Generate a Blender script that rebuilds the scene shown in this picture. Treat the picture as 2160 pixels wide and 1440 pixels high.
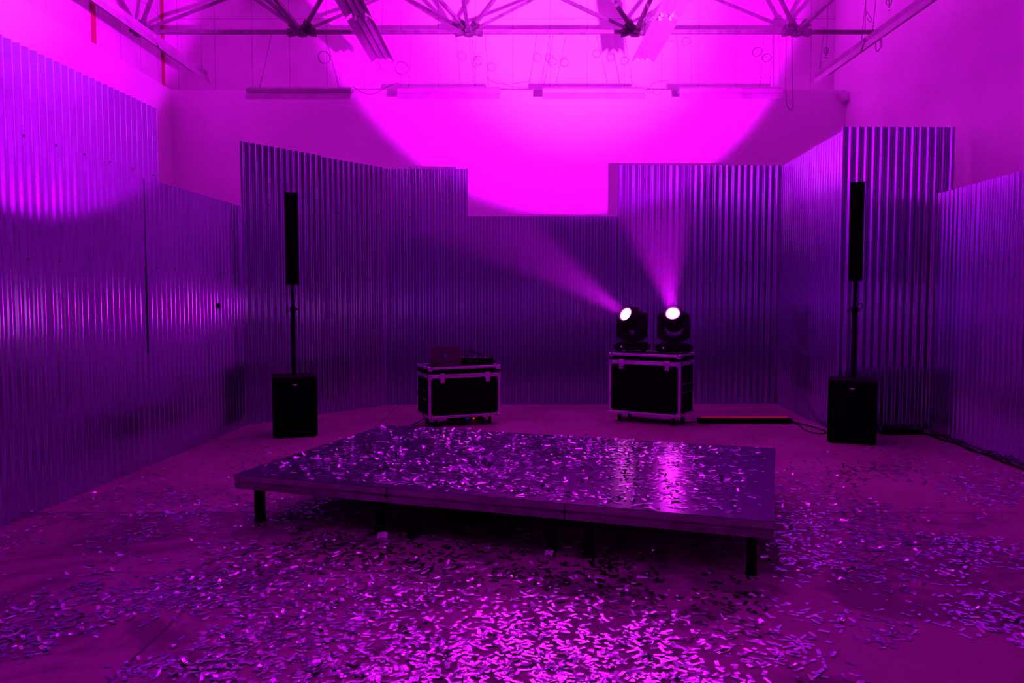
import bpy, bmesh, math, random
from mathutils import Vector, Matrix, Euler

scene = bpy.context.scene
for o in list(bpy.data.objects):
    bpy.data.objects.remove(o)
COL = scene.collection
R = math.radians

# ------------------------------------------------------------------ camera
F = 1650.0; HY = 625.0; CH = 1.6            # focal length in px (2160 wide), horizon row, eye height
cam_d = bpy.data.cameras.new('camera')
cam_d.sensor_width = 36.0
cam_d.lens = 36.0 * F / 2160.0
cam_d.clip_start = 0.05; cam_d.clip_end = 60
cam = bpy.data.objects.new('camera', cam_d)
COL.objects.link(cam)
cam.location = (0, 0, CH)
cam.rotation_euler = (R(90) - math.atan(95.0 / F), 0, 0)
scene.camera = cam

# ------------------------------------------------------------------ world, lights, exposure
world = bpy.data.worlds.new('world'); scene.world = world
world.use_nodes = True
world.node_tree.nodes['Background'].inputs[0].default_value = (0.5, 0.02, 0.6, 1)
world.node_tree.nodes['Background'].inputs[1].default_value = 0.0
scene.view_settings.view_transform = 'Standard'
scene.view_settings.look = 'None'
scene.view_settings.exposure = 0.0
scene.view_settings.gamma = 1.0
scene.view_settings.use_curve_mapping = False
scene.cycles.use_denoising = True
scene.cycles.adaptive_threshold = 0.03
scene.cycles.max_bounces = 7
scene.cycles.diffuse_bounces = 5
scene.cycles.glossy_bounces = 4
scene.cycles.volume_bounces = 0
scene.cycles.sample_clamp_indirect = 6.0
scene.cycles.caustics_reflective = True
scene.cycles.volume_step_rate = 2.0

MAG = (0.96, 0.003, 1.08)
PUR = (0.93, 0.0006, 1.06)
VIO = (0.80, 0.0004, 1.06)
HOT = (1.0, 0.12, 1.0)

def spot(name, loc, d, power, half, blend, col, rad=0.07):
    l = bpy.data.lights.new(name, 'SPOT')
    l.energy = power; l.spot_size = R(half) * 2; l.spot_blend = blend
    l.color = col; l.shadow_soft_size = rad
    o = bpy.data.objects.new(name, l); COL.objects.link(o)
    o.location = loc
    o.rotation_euler = Vector(d).normalized().to_track_quat('-Z', 'Y').to_euler()
    return o

# the four moving heads: pivot position, beam direction, half angle
CASE_FRONT = (1.75, 1.0, 0.88)
HEAD = {
    'back':  dict(base=(2.00, 0.95, 0.89), d=Vector((-0.0902, 0.9015, 0.4233)).normalized(), half=18.25),
    'left':  dict(base=(1.50, 0.95, 0.89), d=Vector((-0.6494, 0.6619, 0.3744)).normalized(), half=15.6),
    'vis_a': dict(base=(1.555, 10.13, 0.885), d=Vector((-0.66, -0.60, 0.40)).normalized(), half=10.5),
    'vis_b': dict(base=(2.035, 9.84, 0.885), d=Vector((-0.26, -0.80, 0.53)).normalized(), half=12.0),
}
PIV = 0.43
def lens_pos(k, off=0.20):
    h = HEAD[k]
    return Vector(h['base']) + Vector((0, 0, PIV)) + h['d'] * off
spot('spot_back_wash', lens_pos('back'), HEAD['back']['d'], 9500, HEAD['back']['half'], 0.16, PUR)
spot('spot_back_core', lens_pos('back'), HEAD['back']['d'], 14000, 17.0, 1.0, MAG)
spot('spot_back_hot', lens_pos('back'), HEAD['back']['d'] + Vector((0.01, 0, -0.03)), 6000, 12.5, 1.0, HOT)
spot('spot_left_hot', lens_pos('left'), HEAD['left']['d'], 2500, 9.0, 1.0, HOT)
spot('spot_left_wash', lens_pos('left'), HEAD['left']['d'], 8500, HEAD['left']['half'], 0.16, (0.82, 0.0006, 1.0))
spot('spot_left_core', lens_pos('left'), HEAD['left']['d'], 8500, 14.5, 1.0, MAG)
spot('spot_visible_left', lens_pos('vis_a'), HEAD['vis_a']['d'], 14500, HEAD['vis_a']['half'], 0.3, VIO)
spot('spot_visible_right', lens_pos('vis_b'), HEAD['vis_b']['d'], 13500, HEAD['vis_b']['half'], 0.3, VIO)

# stray light leaving the two visible lenses outside their beams
spot('spill_visible_left', lens_pos('vis_a'), Vector((-0.74, -0.62, 0.20)), 200, 40, 1.0, PUR, 0.075)
spot('spill_visible_right', lens_pos('vis_b'), Vector((-0.22, -0.88, 0.35)), 28, 50, 1.0, PUR, 0.075)

# ------------------------------------------------------------------ helpers
def at(px, py, D):
    return Vector(((px - 1080) / F * D, D, CH + (HY - py) / F * D))

def tag(o, label=None, cat=None, group=None, kind=None):
    if label: o['label'] = label
    if cat: o['category'] = cat
    if group: o['group'] = group
    if kind: o['kind'] = kind
    return o

def empty(name, loc=(0, 0, 0), rz=0.0):
    o = bpy.data.objects.new(name, None); COL.objects.link(o)
    o.location = loc; o.rotation_euler = (0, 0, rz); o.empty_display_size = 0.1
    return o

def obj(name, bm, mat, parent=None, smooth=False, bevel=0.0, loc=None):
    bmesh.ops.recalc_face_normals(bm, faces=bm.faces)
    me = bpy.data.meshes.new(name); bm.to_mesh(me); bm.free()
    if mat: me.materials.append(mat)
    if smooth:
        for p in me.polygons: p.use_smooth = True
        try: me.set_sharp_from_angle(angle=R(40))
        except Exception: pass
    o = bpy.data.objects.new(name, me); COL.objects.link(o)
    if parent is not None: o.parent = parent
    if loc is not None: o.location = loc
    if bevel > 0:
        m = o.modifiers.new('bevel', 'BEVEL'); m.width = bevel; m.segments = 2; m.limit_method = 'ANGLE'
    return o

def copy_tree(o, parent=None):
    c = o.copy(); COL.objects.link(c); c.parent = parent
    for ch in list(o.children): copy_tree(ch, c)
    return c

def box(bm, x0, x1, y0, y1, z0, z1, M=None):
    v = [bm.verts.new((x, y, z)) for x in (x0, x1) for y in (y0, y1) for z in (z0, z1)]
    for f in ((0,1,3,2),(4,6,7,5),(0,4,5,1),(2,3,7,6),(0,2,6,4),(1,5,7,3)):
        bm.faces.new([v[i] for i in f])
    if M is not None:
        for q in v: q.co = M @ q.co
    return v

def bmbox(*a):
    bm = bmesh.new(); box(bm, *a); return bm

def prism(bm, pts, axis, a, b, M=None):
    """extrude 2-D outline pts along axis from a to b"""
    def mk(p, t):
        if axis == 'x': return (t, p[0], p[1])
        if axis == 'y': return (p[0], t, p[1])
        return (p[0], p[1], t)
    A = [bm.verts.new(mk(p, a)) for p in pts]; B = [bm.verts.new(mk(p, b)) for p in pts]
    n = len(pts)
    bm.faces.new(A); bm.faces.new(B[::-1])
    for i in range(n): bm.faces.new((A[i], A[(i+1) % n], B[(i+1) % n], B[i]))
    if M is not None:
        for q in A + B: q.co = M @ q.co

def lathe(bm, prof, n=28, M=None, cap=True):
    rings = []; new = []
    for r, z in prof:
        ring = [bm.verts.new((r*math.cos(2*math.pi*i/n), r*math.sin(2*math.pi*i/n), z)) for i in range(n)]
        rings.append(ring); new += ring
    for a, b in zip(rings, rings[1:]):
        for i in range(n): bm.faces.new((a[i], a[(i+1) % n], b[(i+1) % n], b[i]))
    if cap:
        bm.faces.new(rings[0][::-1]); bm.faces.new(rings[-1])
    if M is not None:
        for q in new: q.co = M @ q.co

def tube(bm, pts, r, n=6):
    pts = [Vector(p) for p in pts]
    rings = []
    up = Vector((0, 0, 1))
    for i, p in enumerate(pts):
        t = (pts[min(i+1, len(pts)-1)] - pts[max(i-1, 0)])
        if t.length < 1e-9: t = Vector((0, 0, 1))
        t.normalize()
        a = t.cross(up)
        if a.length < 0.05: a = t.cross(Vector((1, 0, 0)))
        a.normalize(); b = t.cross(a)
        rings.append([bm.verts.new(p + a*r*math.cos(2*math.pi*k/n) + b*r*math.sin(2*math.pi*k/n)) for k in range(n)])
    for A, B in zip(rings, rings[1:]):
        for k in range(n): bm.faces.new((A[k], A[(k+1) % n], B[(k+1) % n], B[k]))
    bm.faces.new(rings[0][::-1]); bm.faces.new(rings[-1])

def smooth_path(pts, sub=6):
    pts = [Vector(p) for p in pts]; out = []
    P = [pts[0]] + pts + [pts[-1]]
    for i in range(1, len(P) - 2):
        for s in range(sub):
            t = s / sub
            out.append(0.5*((2*P[i]) + (P[i+1]-P[i-1])*t + (2*P[i-1]-5*P[i]+4*P[i+1]-P[i+2])*t*t + (-P[i-1]+3*P[i]-3*P[i+1]+P[i+2])*t**3))
    out.append(pts[-1])
    return out

def beam_box(bm, a, b, w, h=None):
    a = Vector(a); b = Vector(b); h = h or w
    d = b - a; L = d.length
    q = d.to_track_quat('Y', 'Z').to_matrix().to_4x4()
    box(bm, -w/2, w/2, 0, L, -h/2, h/2, Matrix.Translation(a) @ q)

# ------------------------------------------------------------------ materials
def mat(name, col, rough=0.5, metal=0.0, spec=0.5, emit=None, es=0.0):
    m = bpy.data.materials.new(name); m.use_nodes = True
    b = m.node_tree.nodes['Principled BSDF']
    b.inputs['Base Color'].default_value = (*col, 1)
    b.inputs['Roughness'].default_value = rough
    b.inputs['Metallic'].default_value = metal
    b.inputs['Specular IOR Level'].default_value = spec
    if emit:
        b.inputs['Emission Color'].default_value = (*emit, 1)
        b.inputs['Emission Strength'].default_value = es
    return m

def nodes(m): return m.node_tree.nodes, m.node_tree.links, m.node_tree.nodes['Principled BSDF']

def noisy(m, scale, c0, c1, rough=None, bump=0.0, detail=6, bscale=None, lo=0.35, hi=0.65):
    N, L, b = nodes(m)
    tc = N.new('ShaderNodeTexCoord')
    nz = N.new('ShaderNodeTexNoise'); nz.inputs['Scale'].default_value = scale; nz.inputs['Detail'].default_value = detail
    L.new(tc.outputs['Object'], nz.inputs['Vector'])
    cr = N.new('ShaderNodeValToRGB')
    cr.color_ramp.elements[0].position = lo; cr.color_ramp.elements[1].position = hi
    cr.color_ramp.elements[0].color = (*c0, 1); cr.color_ramp.elements[1].color = (*c1, 1)
    L.new(nz.outputs['Fac'], cr.inputs['Fac']); L.new(cr.outputs['Color'], b.inputs['Base Color'])
    if rough:
        mr = N.new('ShaderNodeMapRange'); mr.inputs['To Min'].default_value = rough[0]; mr.inputs['To Max'].default_value = rough[1]
        L.new(nz.outputs['Fac'], mr.inputs['Value']); L.new(mr.outputs['Result'], b.inputs['Roughness'])
    if bump:
        n2 = N.new('ShaderNodeTexNoise'); n2.inputs['Scale'].default_value = bscale or scale*3; n2.inputs['Detail'].default_value = 4
        L.new(tc.outputs['Object'], n2.inputs['Vector'])
        bp = N.new('ShaderNodeBump'); bp.inputs['Strength'].default_value = bump; bp.inputs['Distance'].default_value = 0.01
        L.new(n2.outputs['Fac'], bp.inputs['Height']); L.new(bp.outputs['Normal'], b.inputs['Normal'])
    return m

M_DRY = noisy(mat('painted_drywall', (0.7, 0.7, 0.7), 0.7), 1.3, (0.80, 0.78, 0.80), (0.86, 0.84, 0.86), bump=0.05, bscale=60)
M_CEIL = mat('ceiling_paint', (0.78, 0.76, 0.78), 0.8)

def panel_wall_mat(name, axis):
    m = noisy(mat(name, (0.6, 0.6, 0.6), 0.65), 2.2, (0.70, 0.66, 0.69), (0.80, 0.77, 0.80), bump=0.05, bscale=40)
    N, L, b = nodes(m)
    src = b.inputs['Base Color'].links[0].from_socket
    tc = N.new('ShaderNodeTexCoord'); sp = N.new('ShaderNodeSeparateXYZ'); L.new(tc.outputs['Object'], sp.inputs[0])
    def line(sock, period, phase, width):
        a = N.new('ShaderNodeMath'); a.operation = 'ADD'; a.inputs[1].default_value = phase + 100*period; L.new(sock, a.inputs[0])
        c = N.new('ShaderNodeMath'); c.operation = 'MODULO'; c.inputs[1].default_value = period; L.new(a.outputs[0], c.inputs[0])
        d = N.new('ShaderNodeMath'); d.operation = 'LESS_THAN'; d.inputs[1].default_value = width; L.new(c.outputs[0], d.inputs[0])
        return d.outputs[0]
    l1 = line(sp.outputs[axis], 0.607, -0.01, 0.010)
    l2 = line(sp.outputs['Z'], 1.22, -6.10, 0.009)
    mx = N.new('ShaderNodeMath'); mx.operation = 'MAXIMUM'; L.new(l1, mx.inputs[0]); L.new(l2, mx.inputs[1])
    mix = N.new('ShaderNodeMix'); mix.data_type = 'RGBA'
    fm = N.new('ShaderNodeMath'); fm.operation = 'MULTIPLY'; fm.inputs[1].default_value = 0.6; L.new(mx.outputs[0], fm.inputs[0])
    L.new(fm.outputs[0], mix.inputs['Factor']); L.new(src, mix.inputs['A']); mix.inputs['B'].default_value = (0.12, 0.10, 0.12, 1)
    L.new(mix.outputs['Result'], b.inputs['Base Color'])
    return m
M_PANEL_X = panel_wall_mat('panelled_upper_wall_back', 'X')
M_PANEL_Y = panel_wall_mat('panelled_upper_wall_side', 'Y')

# concrete floor: slabs, stains, sawn joints, cracks
def floor_mat():
    m = mat('stained_concrete', (0.3, 0.3, 0.3), 0.55, spec=0.35)
    N, L, b = nodes(m)
    tc = N.new('ShaderNodeTexCoord')
    def noise(s, d=6, dist=0.0, rough=0.55):
        n = N.new('ShaderNodeTexNoise'); n.inputs['Scale'].default_value = s; n.inputs['Detail'].default_value = d
        n.inputs['Distortion'].default_value = dist; n.inputs['Roughness'].default_value = rough
        L.new(tc.outputs['Object'], n.inputs['Vector']); return n.outputs['Fac']
    def ramp(s, a, c, ca, cb):
        r = N.new('ShaderNodeValToRGB'); e = r.color_ramp.elements
        e[0].position = a; e[1].position = c; e[0].color = (*ca, 1); e[1].color = (*cb, 1)
        L.new(s, r.inputs['Fac']); return r.outputs['Color']
    def mixc(f, a, bb, mode='MIX'):
        x = N.new('ShaderNodeMix'); x.data_type = 'RGBA'; x.blend_type = mode
        if isinstance(f, float): x.inputs['Factor'].default_value = f
        else: L.new(f, x.inputs['Factor'])
        for s, v in (('A', a), ('B', bb)):
            if isinstance(v, tuple): x.inputs[s].default_value = (*v, 1)
            else: L.new(v, x.inputs[s])
        return x.outputs['Result']
    base = ramp(noise(1.1, 8, 0.6), 0.35, 0.65, (0.24, 0.20, 0.17), (0.35, 0.30, 0.25))
    sp = N.new('ShaderNodeSeparateXYZ'); L.new(tc.outputs['Object'], sp.inputs[0])
    # the older, darker slabs near the camera (joint at 5.72 m)
    lt = N.new('ShaderNodeMath'); lt.operation = 'LESS_THAN'; lt.inputs[1].default_value = 5.72; L.new(sp.outputs['Y'], lt.inputs[0])
    worn = ramp(noise(0.9, 10, 1.4, 0.65), 0.44, 0.53, (0.13, 0.105, 0.105), (0.27, 0.225, 0.20))
    c = mixc(lt.outputs[0], base, worn)
    c = mixc(0.35, c, ramp(noise(9, 8), 0.3, 0.7, (0.55, 0.55, 0.55), (1.1, 1.1, 1.1)), 'MULTIPLY')
    # hairline cracks and joints
    w = N.new('ShaderNodeTexNoise'); w.inputs['Scale'].default_value = 3.0; w.inputs['Detail'].default_value = 5
    L.new(tc.outputs['Object'], w.inputs['Vector'])
    def joint(sock, pos, width, jit):
        a = N.new('ShaderNodeMath'); a.operation = 'MULTIPLY_ADD'; a.inputs[1].default_value = jit; a.inputs[2].default_value = -pos - jit*0.5
        L.new(w.outputs['Fac'], a.inputs[0])
        s = N.new('ShaderNodeMath'); s.operation = 'ADD'; L.new(a.outputs[0], s.inputs[0]); L.new(sock, s.inputs[1])
        ab = N.new('ShaderNodeMath'); ab.operation = 'ABSOLUTE'; L.new(s.outputs[0], ab.inputs[0])
        l = N.new('ShaderNodeMath'); l.operation = 'LESS_THAN'; l.inputs[1].default_value = width; L.new(ab.outputs[0], l.inputs[0])
        return l.outputs[0]
    acc = joint(sp.outputs['Y'], 5.72, 0.008, 0.01)
    for s, p, wd, j in ((sp.outputs['Y'], 10.15, 0.008, 0.01), (sp.outputs['X'], -1.67, 0.008, 0.06), (sp.outputs['X'], 0.42, 0.003, 0.08), (sp.outputs['Y'], 4.45, 0.004, 0.08)):
        q = N.new('ShaderNodeMath'); q.operation = 'MAXIMUM'; L.new(acc, q.inputs[0]); L.new(joint(s, p, wd, j), q.inputs[1]); acc = q.outputs[0]
    k = N.new('ShaderNodeMath'); k.operation = 'MULTIPLY'; k.inputs[1].default_value = 0.8; L.new(acc, k.inputs[0])
    c = mixc(k.outputs[0], c, (0.03, 0.025, 0.03))
    L.new(c, b.inputs['Base Color'])
    mr = N.new('ShaderNodeMapRange'); mr.inputs['To Min'].default_value = 0.45; mr.inputs['To Max'].default_value = 0.75
    L.new(noise(2.0), mr.inputs['Value']); L.new(mr.outputs['Result'], b.inputs['Roughness'])
    bp = N.new('ShaderNodeBump'); bp.inputs['Strength'].default_value = 0.15; bp.inputs['Distance'].default_value = 0.01
    L.new(noise(45), bp.inputs['Height']); L.new(bp.outputs['Normal'], b.inputs['Normal'])
    return m
M_FLOOR = floor_mat()

def galv_mat():
    m = mat('galvanised_steel', (0.5, 0.55, 0.72), 0.3, 0.87)
    N, L, b = nodes(m)
    tc = N.new('ShaderNodeTexCoord')
    v = N.new('ShaderNodeTexVoronoi'); v.inputs['Scale'].default_value = 90; L.new(tc.outputs['Object'], v.inputs['Vector'])
    cr = N.new('ShaderNodeValToRGB'); cr.color_ramp.elements[0].color = (0.34, 0.44, 0.54, 1); cr.color_ramp.elements[1].color = (0.41, 0.52, 0.64, 1)
    L.new(v.outputs['Color'], cr.inputs['Fac']); L.new(cr.outputs['Color'], b.inputs['Base Color'])
    n = N.new('ShaderNodeTexNoise'); n.inputs['Scale'].default_value = 6; n.inputs['Detail'].default_value = 4; L.new(tc.outputs['Object'], n.inputs['Vector'])
    mr = N.new('ShaderNodeMapRange'); mr.inputs['To Min'].default_value = 0.11; mr.inputs['To Max'].default_value = 0.20
    L.new(n.outputs['Fac'], mr.inputs['Value']); L.new(mr.outputs['Result'], b.inputs['Roughness'])
    mp = N.new('ShaderNodeMapping'); mp.inputs['Scale'].default_value = (6, 6, 0.5); L.new(tc.outputs['Object'], mp.inputs['Vector'])
    n2 = N.new('ShaderNodeTexNoise'); n2.inputs['Scale'].default_value = 2.0; n2.inputs['Detail'].default_value = 2; L.new(mp.outputs['Vector'], n2.inputs['Vector'])
    bp = N.new('ShaderNodeBump'); bp.inputs['Strength'].default_value = 0.06; bp.inputs['Distance'].default_value = 0.01
    L.new(n2.outputs['Fac'], bp.inputs['Height']); L.new(bp.outputs['Normal'], b.inputs['Normal'])
    return m
M_GALV = galv_mat()
M_SCREW = mat('screw_steel', (0.03, 0.03, 0.035), 0.5, 0.6)
M_BLACK = mat('matt_black_plastic', (0.003, 0.003, 0.004), 0.6, spec=0.12)
M_CAB = noisy(mat('black_textured_paint', (0.003, 0.003, 0.004), 0.7, spec=0.12), 120, (0.001, 0.001, 0.002), (0.003, 0.003, 0.004), bump=0.1)
M_GRILLE = mat('black_grille', (0.0015, 0.0015, 0.002), 0.8, spec=0.03)
M_RUB = mat('black_rubber', (0.008, 0.008, 0.008), 0.8, spec=0.2)
M_LAM = noisy(mat('black_laminate', (0.002, 0.002, 0.002), 0.6, spec=0.06), 40, (0.0008, 0.0008, 0.001), (0.002, 0.002, 0.002))
M_ALU = noisy(mat('aluminium_extrusion', (0.7, 0.7, 0.72), 0.42, 0.85), 20, (0.55, 0.55, 0.58), (0.72, 0.72, 0.76), rough=(0.35, 0.5))
M_CHROME = noisy(mat('zinc_hardware', (0.8, 0.8, 0.82), 0.25, 1.0), 30, (0.65, 0.65, 0.68), (0.8, 0.8, 0.85))
M_BADGE = mat('silver_badge', (0.9, 0.9, 0.92), 0.45, 0.1)
M_STEEL = noisy(mat('truss_paint', (0.6, 0.58, 0.6), 0.55, 0.1), 9, (0.13, 0.12, 0.13), (0.22, 0.21, 0.22))
M_NODE = noisy(mat('truss_node_steel', (0.3, 0.3, 0.3), 0.55, 0.3), 14, (0.07, 0.065, 0.075), (0.17, 0.16, 0.175))
M_FIX = noisy(mat('white_enamel_steel', (0.7, 0.7, 0.7), 0.4), 5, (0.34, 0.33, 0.34), (0.44, 0.43, 0.44))
M_HOLD = mat('white_lampholder', (0.85, 0.85, 0.85), 0.4)
M_DECK = noisy(mat('dark_stage_laminate', (0.02, 0.02, 0.03), 0.28, spec=0.42), 3, (0.014, 0.014, 0.024), (0.024, 0.024, 0.036), rough=(0.18, 0.27))
M_FASCIA = noisy(mat('stage_edge_extrusion', (0.3, 0.3, 0.3), 0.5, 0.55), 8, (0.20, 0.19, 0.20), (0.34, 0.32, 0.33))
M_RED = mat('red_painted_pipe', (0.30, 0.03, 0.05), 0.5)
M_REDWOOD = mat('reddish_side_cheek', (0.35, 0.05, 0.02), 0.5)
M_WIRE = mat('grey_wire', (0.16, 0.15, 0.17), 0.5, 0.4)
M_LAPTOP = mat('laptop_aluminium', (0.10, 0.085, 0.095), 0.35, 0.2)
M_LOGO = mat('laptop_blue_logo', (0.02, 0.05, 0.2), 0.4, emit=(0.02, 0.02, 0.5), es=0.14)
M_LENS = mat('lit_lens', (1, 1, 1), 0.3, emit=(1.0, 0.07, 1.0), es=25.0)
M_LENSRING = mat('lit_lens_rim', (0.3, 0.1, 0.3), 0.3, emit=(0.9, 0.05, 1.0), es=1.6)
M_LEDR = mat('red_led', (0.8, 0.02, 0.0), 0.4, emit=(1.0, 0.04, 0.01), es=2.2)
M_LEDB = mat('blue_led', (0.0, 0.02, 0.8), 0.4, emit=(0.02, 0.02, 1.0), es=0.5)
M_BAR = mat('red_led_strip', (0.5, 0.02, 0.03), 0.4, emit=(1.0, 0.01, 0.03), es=0.18)
M_FOIL = noisy(mat('foil_confetti', (0.8, 0.8, 0.82), 0.26, 1.0), 60, (0.52, 0.52, 0.68), (0.92, 0.88, 0.98), rough=(0.12, 0.27))
M_PAPER = mat('white_tissue_confetti', (0.75, 0.70, 0.80), 0.5)
M_PRINT = mat('scrap_print', (0.85, 0.85, 0.88), 0.6)

# ------------------------------------------------------------------ room shell
XL, XR, YB, YF, ZC = -5.36, 5.26, 12.5, -9.0, 7.3
YU, XU, ZT = 13.0, -5.66, 4.84
def struct(name, bm, m):
    o = obj(name, bm, m); o['kind'] = 'structure'; return o
struct('floor', bmbox(XU-0.2, XR+0.2, YF-0.2, YU+0.2, -0.2, 0.0), M_FLOOR)
struct('ceiling', bmbox(XU-0.2, XR+0.2, YF-0.2, YU+0.2, ZC, ZC+0.2), M_CEIL)
struct('wall_back', bmbox(XL, XR, YB, YU+0.2, 0, ZT), M_DRY)
struct('wall_left', bmbox(XU-0.2, XL, YF, YU+0.2, 0, ZT), M_DRY)
struct('wall_right', bmbox(XR, XR+0.2, YF, YU+0.2, 0, ZC), M_DRY)
struct('wall_front', bmbox(XU-0.2, XR+0.2, YF-0.2, YF, 0, ZC), mat('dark_painted_wall', (0.25, 0.25, 0.25), 0.8))
struct('wall_back_upper', bmbox(XU, XR, YU, YU+0.2, ZT, ZC), M_PANEL_X)
struct('wall_left_upper', bmbox(XU-0.2, XU, YF, YU+0.2, ZT, ZC), M_PANEL_Y)

# ------------------------------------------------------------------ corrugated sheets
PITCH, AMP = 0.0915, 0.0165
me_screw = None
def make_screw():
    bm = bmesh.new()
    lathe(bm, [(0.010, 0), (0.010, 0.002), (0.006, 0.0025), (0.006, 0.007), (0.003, 0.008)], 8)
    bmesh.ops.recalc_face_normals(bm, faces=bm.faces)
    me = bpy.data.meshes.new('screw'); bm.to_mesh(me); bm.free(); me.materials.append(M_SCREW); return me
me_screw = make_screw()

def sheet(wall, s0, s1, z0, z1, out, label, rows=(1.87, 2.75), seed=0):
    """wall=(P0,P1): floor line; the visible face looks to the right-hand side of P1->P0, i.e. into the room"""
    P0, P1 = Vector((*wall[0], 0)), Vector((*wall[1], 0))
    d = (P1 - P0); L = d.length; d.normalize()
    n = Vector((d.y, -d.x, 0))                      # into the room for walls listed left to right
    rnd = random.Random(seed)
    jr = random.Random(int(abs(wall[0][0])*1000))         # every rib is rolled a little differently
    jit = [jr.uniform(0.86, 1.06) for _ in range(140)]
    def rib(s):
        u = s/PITCH + 8; k = int(math.floor(u)); f = u - k; f = f*f*(3-2*f)
        return jit[k]*(1-f) + jit[k+1]*f
    ph1, ph2 = rnd.random()*6, rnd.random()*6
    nseg = max(2, int((s1 - s0) / PITCH * 14))
    nz = max(2, int((z1 - z0) / 0.25))
    base = P0 + d*((s0+s1)/2) + Vector((0, 0, z0))
    bm = bmesh.new(); TH = 0.0014; faces_ = []
    grids = []
    for back in (0, 1):
        grid = []
        for j in range(nz + 1):
            z = z0 + (z1 - z0) * j / nz
            row = []
            for i in range(nseg + 1):
                s = s0 + (s1 - s0) * i / nseg
                off = AMP * rib(s) * math.sin(2*math.pi*s/PITCH) + out - back*TH
                off += 0.0012*math.sin(s*1.9 + ph1 + z*0.5) + 0.0010*math.sin(z*1.3 + ph2 + s*0.8)
                row.append(bm.verts.new(P0 + d*s + n*off + Vector((0, 0, z)) - base))
            grid.append(row)
        grids.append(grid)
        for j in range(nz):
            for i in range(nseg):
                q_ = (grid[j][i], grid[j][i+1], grid[j+1][i+1], grid[j+1][i])
                f_ = bm.faces.new(q_ if back == 0 else q_[::-1]); f_.smooth = True
    g0, g1 = grids
    rim = [[(g0[j][i], g1[j][i]) for i in range(nseg+1)] for j in (0, nz)] + [[(g0[j][i], g1[j][i]) for j in range(nz+1)] for i in (0, nseg)]
    for line_ in rim:                      # separate vertices keep the cut edge crisp
        dup = [(bm.verts.new(a_.co), bm.verts.new(b_.co)) for a_, b_ in line_]
        for (a_, b_), (c_, d_) in zip(dup, dup[1:]): bm.faces.new((a_, c_, d_, b_))
    me = bpy.data.meshes.new('corrugated_sheet'); bm.to_mesh(me); bm.free(); me.materials.append(M_GALV)
    o = bpy.data.objects.new('corrugated_sheet', me); COL.objects.link(o); o.location = base
    tag(o, label, 'metal sheet', 'corrugated metal sheets lining the set')
    q = n.to_track_quat('Z', 'Y')
    k0 = math.ceil((s0 + 0.05) / (PITCH*4) )
    for zr in rows:
        if not (z0 + 0.03 < zr < z1 - 0.03): continue
        k = k0
        while k*PITCH*4 + PITCH*0.75 < s1 - 0.03:
            s = k*PITCH*4 + PITCH*0.25
            sc = bpy.data.objects.new('screw', me_screw); COL.objects.link(sc); sc.parent = o
            p = P0 + d*s + n*(AMP + out + 0.001) + Vector((0, 0, zr)) - base
            sc.location = p; sc.rotation_mode = 'QUATERNION'; sc.rotation_quaternion = q
            k += 1
    return o

W_L = ((-3.60, 4.2), (-3.31, 9.67))      # left run
def sL(y): return (y - 4.2) / 5.47 * math.hypot(0.29, 5.47)
sheet(W_L, 0.0, sL(6.37), 0.0, 1.34, 0.000, 'low corrugated metal sheet at the left edge of the photo, standing on the floor', seed=1)
sheet(W_L, 0.0, sL(6.34), 1.31, 3.40, 0.004, 'tall upper corrugated metal sheet at the left edge, partly inside the bright light circle', seed=2)
sheet(W_L, sL(6.34), sL(7.50), 0.0, 1.90, -0.003, 'lower corrugated metal sheet, second run from the left edge, with horizontal lap above it', seed=3)
sheet(W_L, sL(6.30), sL(7.62), 1.88, 3.40, 0.001, 'tall upper corrugated metal sheet whose right edge ends the highest left run', seed=4)
sheet(W_L, sL(7.36), sL(8.88), 0.0, 1.09, 0.006, 'short corrugated metal sheet at floor level left of the corner behind the left speaker', seed=5)
sheet(W_L, sL(7.33), sL(8.86), 1.06, 2.70, 0.010, 'corrugated metal sheet above the short one, stepping down from the highest left run', seed=6)
sheet(W_L, sL(8.84), sL(9.70), 0.0, 2.70, 0.006, 'narrow corrugated metal sheet meeting the tall angled run at the left inner corner', seed=7)
W_A = ((-3.32, 9.66), (-1.88, 11.48))    # angled run
LA = math.hypot(1.44, 1.82)
sheet(W_A, 0.0, LA*0.52, 0.0, 3.49, 0.004, 'tall angled corrugated metal sheet standing behind the left speaker tower', seed=8)
sheet(W_A, LA*0.51, LA, 0.0, 3.47, 0.0, 'tall angled corrugated metal sheet between left speaker tower and the laptop case', seed=9)
W_B = ((-1.88, 11.52), (3.96, 11.62))    # back run
def sB(px): return (px - 1080) / F * 11.56 + 1.88
sheet(W_B, 0.0, sB(988), 0.0, 3.46, 0.0, 'tall corrugated metal sheet on the back run, left of the low gap', seed=10)
sheet(W_B, sB(986), sB(1163), 0.0, 2.77, 0.004, 'low corrugated metal sheet on the back run, behind and right of the laptop case', seed=11)
sheet(W_B, sB(1160), sB(1306), 0.0, 2.77, 0.0, 'low corrugated metal sheet on the back run, just left of the moving head lights', seed=12)
sheet(W_B, sB(1302), sB(1468), 0.0, 1.83, 0.003, 'lower corrugated metal sheet on the back run, right behind the lights case', rows=(), seed=13)
sheet(W_B, sB(1302), sB(1468), 1.80, 3.52, 0.007, 'upper corrugated metal sheet on the back run, straight above the moving head lights', seed=14)
sheet(W_B, sB(1465), sB(1646), 0.0, 1.83, 0.0, 'lower corrugated metal sheet on the back run behind the red edged batten', rows=(), seed=15)
sheet(W_B, sB(1465), sB(1646), 1.80, 3.52, 0.004, 'upper corrugated metal sheet at the right end of the back run', seed=16)
W_C = ((3.95, 11.58), (3.81, 9.14))      # return run
LC = math.hypot(0.14, 2.44)
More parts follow.
